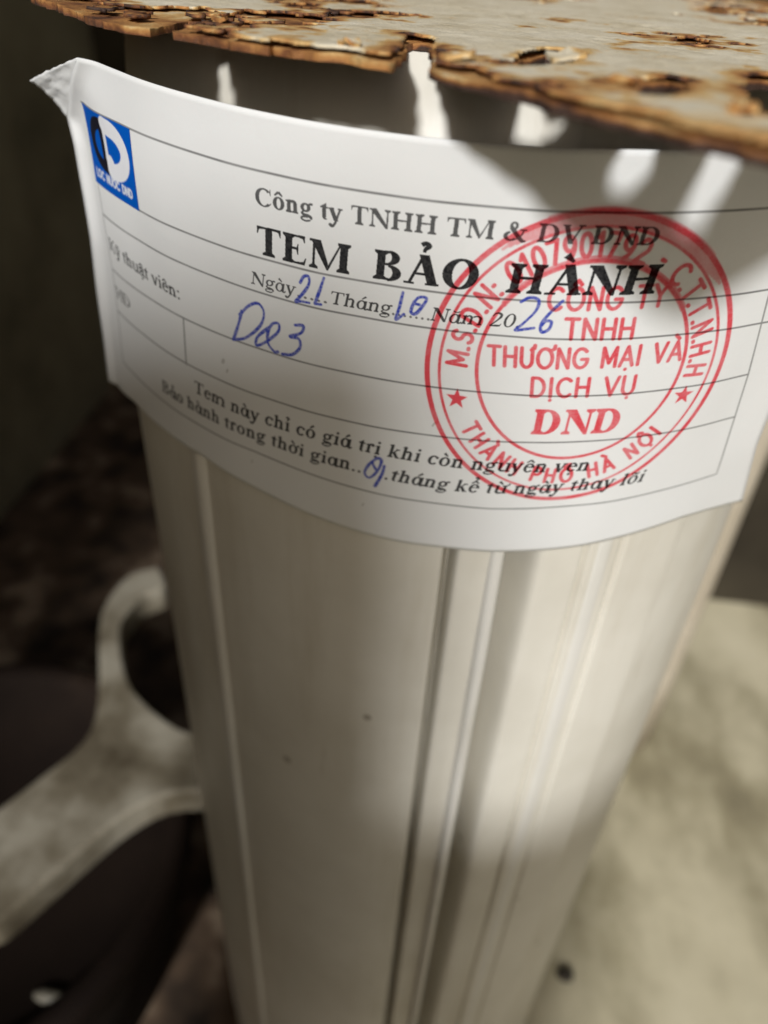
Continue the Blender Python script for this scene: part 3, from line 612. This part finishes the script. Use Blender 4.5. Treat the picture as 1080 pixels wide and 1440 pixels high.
def rust_mat():
    m = bpy.data.materials.new('flaking_paint_and_rust'); m.use_nodes = True; t = m.node_tree; b = t.nodes['Principled BSDF']
    at = N(t, 'ShaderNodeAttribute', attribute_name='wear'); sp_ = N(t, 'ShaderNodeSeparateColor'); t.links.new(at.outputs[0], sp_.inputs[0])
    co = N(t, 'ShaderNodeTexCoord'); n1_ = N(t, 'ShaderNodeTexNoise', Scale=170, Detail=8, Roughness=.7); t.links.new(co.outputs['Object'], n1_.inputs[0])
    n2_ = N(t, 'ShaderNodeTexNoise', Scale=420, Detail=6, Roughness=.7); t.links.new(co.outputs['Object'], n2_.inputs[0])
    n0_ = N(t, 'ShaderNodeTexNoise', Scale=70, Detail=8, Roughness=.75); t.links.new(co.outputs['Object'], n0_.inputs[0])
    paint = ramp(t, n1_.outputs[0], [(.28, (.52, .43, .27)), (.45, (.70, .62, .45)), (.62, (.78, .71, .55)), (.8, (.82, .77, .64))])
    ad = N(t, 'ShaderNodeMath', operation='MULTIPLY_ADD'); t.links.new(n0_.outputs[0], ad.inputs[0]); ad.inputs[1].default_value = 1.0; t.links.new(sp_.outputs[0], ad.inputs[2])
    a2 = N(t, 'ShaderNodeMath', operation='MULTIPLY_ADD'); t.links.new(n2_.outputs[0], a2.inputs[0]); a2.inputs[1].default_value = .5; t.links.new(ad.outputs[0], a2.inputs[2])
    nr = N(t, 'ShaderNodeMapRange'); nr.inputs[1].default_value = .85; nr.inputs[2].default_value = 1.45; t.links.new(a2.outputs[0], nr.inputs[0])
    rust = ramp(t, nr.outputs[0], [(.0, (.70, .56, .33)), (.22, (.66, .45, .19)), (.48, (.46, .22, .065)), (.75, (.20, .075, .025)), (1.0, (.05, .025, .016))])
    f = ramp(t, nr.outputs[0], [(.04, (0, 0, 0)), (.22, (1, 1, 1))])
    mx = N(t, 'ShaderNodeMix', data_type='RGBA'); t.links.new(f, mx.inputs[0]); t.links.new(paint, mx.inputs[6]); t.links.new(rust, mx.inputs[7])
    t.links.new(mx.outputs[2], b.inputs['Base Color']); b.inputs['Roughness'].default_value = .75
    bp = N(t, 'ShaderNodeBump', Strength=.7, Distance=.0006); t.links.new(n2_.outputs[0], bp.inputs['Height']); t.links.new(bp.outputs[0], b.inputs['Normal'])
    return m
M_rust = rust_mat()
M_steel = mat_noise('corroded_steel', [(.3, (.030, .020, .018)), (.5, (.075, .045, .032)), (.7, (.16, .085, .045))], scale=120, rough=.8, bump=.6, bump_scale=500)
sheet_solid('steel_sheet', outline, holes, ZT - .006, TK, M_rust, .05, lambda x, y: .004 * fbm(x, y, 6), plate, lambda x, y: (.42 + .25 * fbm(x, y, 9, 3), 0, 0, 1))
# paint film: a fine height field that has flaked off in places
G = .0062; X0, X1, Y0, Y1 = -1.0, .75, -1.5, .9
gx = np.arange(X0, X1, G); gy = np.concatenate([np.arange(Y0, -.25, G), np.arange(-.25, Y1, G * 3)])
vid = {}; vv = []; at = []
for iy in range(len(gy)):
    y = float(gy[iy])
    for ix in range(len(gx)):
        x = float(gx[ix])
        if not inside(x, y, outline) or any(inside(x, y, h) for h in holes): continue
        d = edge_d(x, y); lo_ = fbm(x, y, 3.2, 1.5); md = noise.noise(Vector((x * 13, y * 13, 4.1))); hi = fbm(x, y, 40, 2.2)
        k = .40 + .75 * lo_ + .18 * md + .05 * hi - .30 * math.exp(-d / .045) * (1 + 1.4 * md)    # < 0 where the film has come off
        if k < 0: continue
        rim = math.exp(-k / .07)
        z = ZT + .002 + .0038 * rim * (.7 + .6 * md) + .0025 * lo_ + .0010 * hi
        vid[(ix, iy)] = len(vv); vv.append(P(x, y, z)); at.append((min(1, .50 * math.exp(-k / .10) + .30 * math.exp(-d / .045) * (1 + .8 * md) + max(0, -.45 * lo_ - .02)), 0, 0, 1))
ff = []
for (ix, iy) in vid:
    q = [(ix, iy), (ix + 1, iy), (ix + 1, iy + 1), (ix, iy + 1)]
    if all(a in vid for a in q): ff.append(tuple(vid[a] for a in q))
pf = mesh_obj('paint_film', vv, ff, M_rust, attr=at); m_ = pf.modifiers.new('thickness', 'SOLIDIFY'); m_.thickness = .004 * U; m_.offset = -1; adopt(pf, plate)
# curled flakes along the ragged edge
def flake(x, y, s, rot, tilt):
    vv = []; at = []; m = 9; idx = []
    vv.append((0, 0, 0)); at.append((.05, 0, 0, 1))
    for k in range(m):
        a = k * 2 * math.pi / m; r = s * (.6 + .5 * random.random()); vv.append((r * math.cos(a), .75 * r * math.sin(a), .25 * s * random.uniform(-.4, 1))); at.append((.15 + .35 * random.random(), 0, 0, 1))
    R = Matrix.Rotation(rot, 3, 'Z') @ Matrix.Rotation(tilt, 3, 'X')
    vv = [P(*(R @ Vector(q) + Vector((x, y, ZT + .008)))) for q in vv]
    o = mesh_obj('paint_flake', vv, [(0, k + 1, (k + 1) % m + 1) for k in range(m)], M_rust, attr=at, smooth=False); q = o.modifiers.new('thickness', 'SOLIDIFY'); q.thickness = .005 * U; adopt(o, plate)
FL = [(-.38, -.87), (-.17, -1.03), (-.03, -1.10), (.10, -1.00), (.15, -1.20), (.24, -1.32)]
for x, y in FL: flake(x, y, random.uniform(.018, .036), random.uniform(0, 6.3), random.uniform(-.08, .10))

# ------------------------------------------------------------------ things behind, out of focus
M_br = mat_noise('dirty_pale_plastic', [(.32, (.06, .045, .025)), (.45, (.17, .145, .10)), (.56, (.32, .29, .225)), (.7, (.40, .37, .30))], scale=26, rough=.6)
BR = [(-1.871, 1.733), (-2.036, 1.605), (-2.079, 1.348), (-2.028, 1.093), (-1.805, .561), (-1.765, .28), (-1.881, .046), (-2.003, -.16), (-2.14, -.372), (-2.151, -.585), (-1.949, -.749), (-1.767, -.723), (-1.691, -.636), (-1.503, -.311), (-1.376, -.113), (-1.213, .029), (-.969, .091), (-.819, .123), (-.899, .425), (-1.12, .434), (-1.284, .437), (-1.563, .6), (-1.738, .794), (-1.894, 1.115), (-1.896, 1.311), (-1.852, 1.436), (-1.749, 1.546)]
bm = bmesh.new(); top = [bm.verts.new(P(x, y, -3.62)) for x, y in [tuple(q) for q in smooth_pts(BR + [BR[0]], 3)[:-1]]]
f = bm.faces.new(top); f.normal_update()
if f.normal.z < 0: f.normal_flip()
ex = bmesh.ops.extrude_face_region(bm, geom=[f]); vs2 = [g for g in ex['geom'] if isinstance(g, bmesh.types.BMVert)]
for v in vs2: v.co.z -= .20 * U
bmesh.ops.recalc_face_normals(bm, faces=bm.faces)
me = bpy.data.meshes.new('spanner_body'); bm.to_mesh(me); bm.free(); me.materials.append(M_br)
wr = empty('forked_bracket', P(-1.5, .3, -3.88)); thing(wr, 'dirty pale grey forked bracket with a hooked arm, out of focus left of the cylinder', 'bracket')
ob = bpy.data.objects.new('arm', me); COL.objects.link(ob); bv = ob.modifiers.new('round', 'BEVEL'); bv.width = .10 * U; bv.segments = 4; bv.limit_method = 'ANGLE'; adopt(ob, wr)

M_tub = mat_noise('dark_rubber', [(.3, (.007, .004, .003)), (.6, (.016, .010, .007)), (.8, (.05, .032, .020))], scale=16, rough=.8, spec=.12)
def lathe(name, prof, n, c, mat, wob=0):
    vv = []; ff = []
    for r, z in prof:
        for k in range(n):
            a = 2 * math.pi * k / n; rr = r * (1 + wob * noise.noise(Vector((math.cos(a) * 2, math.sin(a) * 2, z * 2)))); vv.append(P(c[0] + rr * math.cos(a), c[1] + rr * math.sin(a), z))
    for j in range(len(prof) - 1):
        for k in range(n): ff.append((j * n + k, j * n + (k + 1) % n, (j + 1) * n + (k + 1) % n, (j + 1) * n + k))
    ff.append(tuple(reversed(range(n)))); ff.append(tuple((len(prof) - 1) * n + k for k in range(n)))
    return mesh_obj(name, vv, ff, mat)
bk = empty('dark_bucket', P(-2.28, -.25, -5)); thing(bk, 'dark brown rubber bucket with a flat lid, below the forked bracket', 'bucket')
adopt(lathe('body', [(1.0, -5), (1.15, -4.02), (1.15, -3.94)], 48, (-2.28, -.25), M_tub), bk)
adopt(lathe('lid', [(1.16, -4.02), (1.20, -4.00), (1.21, -3.87), (1.16, -3.822), (1.07, -3.85), (1.05, -3.92), (.3, -3.92), (.05, -3.92)], 48, (-2.28, -.25), M_tub), bk)
M_board = mat_noise('dark_box_paint', [(.3, (.018, .014, .009)), (.55, (.05, .042, .028)), (.8, (.10, .085, .055))], scale=10, rough=.85, spec=.2)
bx = mesh_obj('dark_box', box_verts(2.05, 6.5, 3.6, 6.5, -5, -1.2), BOXF, M_board, smooth=False)
bv = bx.modifiers.new('edge', 'BEVEL'); bv.width = .08 * U; bv.segments = 2
thing(bx, 'near-black box on the floor behind the right side of the cylinder', 'box')

def stone(name, x, y, z, r, mat):
    bm = bmesh.new(); bmesh.ops.create_icosphere(bm, subdivisions=3, radius=1)
    for v in bm.verts:
        q = v.co.copy(); v.co = P(x + r[0] * q.x * (1 + .25 * noise.noise(q * 1.7)), y + r[1] * q.y * (1 + .25 * noise.noise(q * 1.9)), z + r[2] * .85 + r[2] * q.z * (1 + .2 * noise.noise(q * 2.3)))
    me = bpy.data.meshes.new(name); bm.to_mesh(me); bm.free(); me.polygons.foreach_set('use_smooth', [True] * len(me.polygons)); me.materials.append(mat)
    o = bpy.data.objects.new(name, me); COL.objects.link(o); return o
M_st = mat_noise('dark_stone', [(.3, (.02, .016, .012)), (.7, (.06, .05, .035))], scale=60, rough=.8)
M_chip = mat_noise('pale_chip', [(.3, (.10, .09, .065)), (.7, (.16, .145, .115))], scale=60, rough=.5)
thing(stone('pebble', 1.10, .03, -5, (.055, .04, .022), M_st), 'dark pebble on the olive floor right beside the foot of the cylinder', 'pebble')
thing(stone('pale_chip', -1.47, -.86, -3.92, (.075, .03, .025), M_chip), 'small pale chip lying on the dark rubber bucket', 'chip')

M_pale = mat_noise('pale_pipe', [(.3, (.42, .36, .27)), (.6, (.58, .52, .42)), (.8, (.66, .61, .52))], scale=18, rough=.55)
pp = lathe('pale_pipe', [(.38, -5), (.38, -4.2), (.375, -2.5), (.38, -.75), (.30, -.72)], 40, (1.57, 2.08), M_pale)
thing(pp, 'pale cream pipe standing on the floor just behind the right side of the ribbed cylinder', 'pipe')
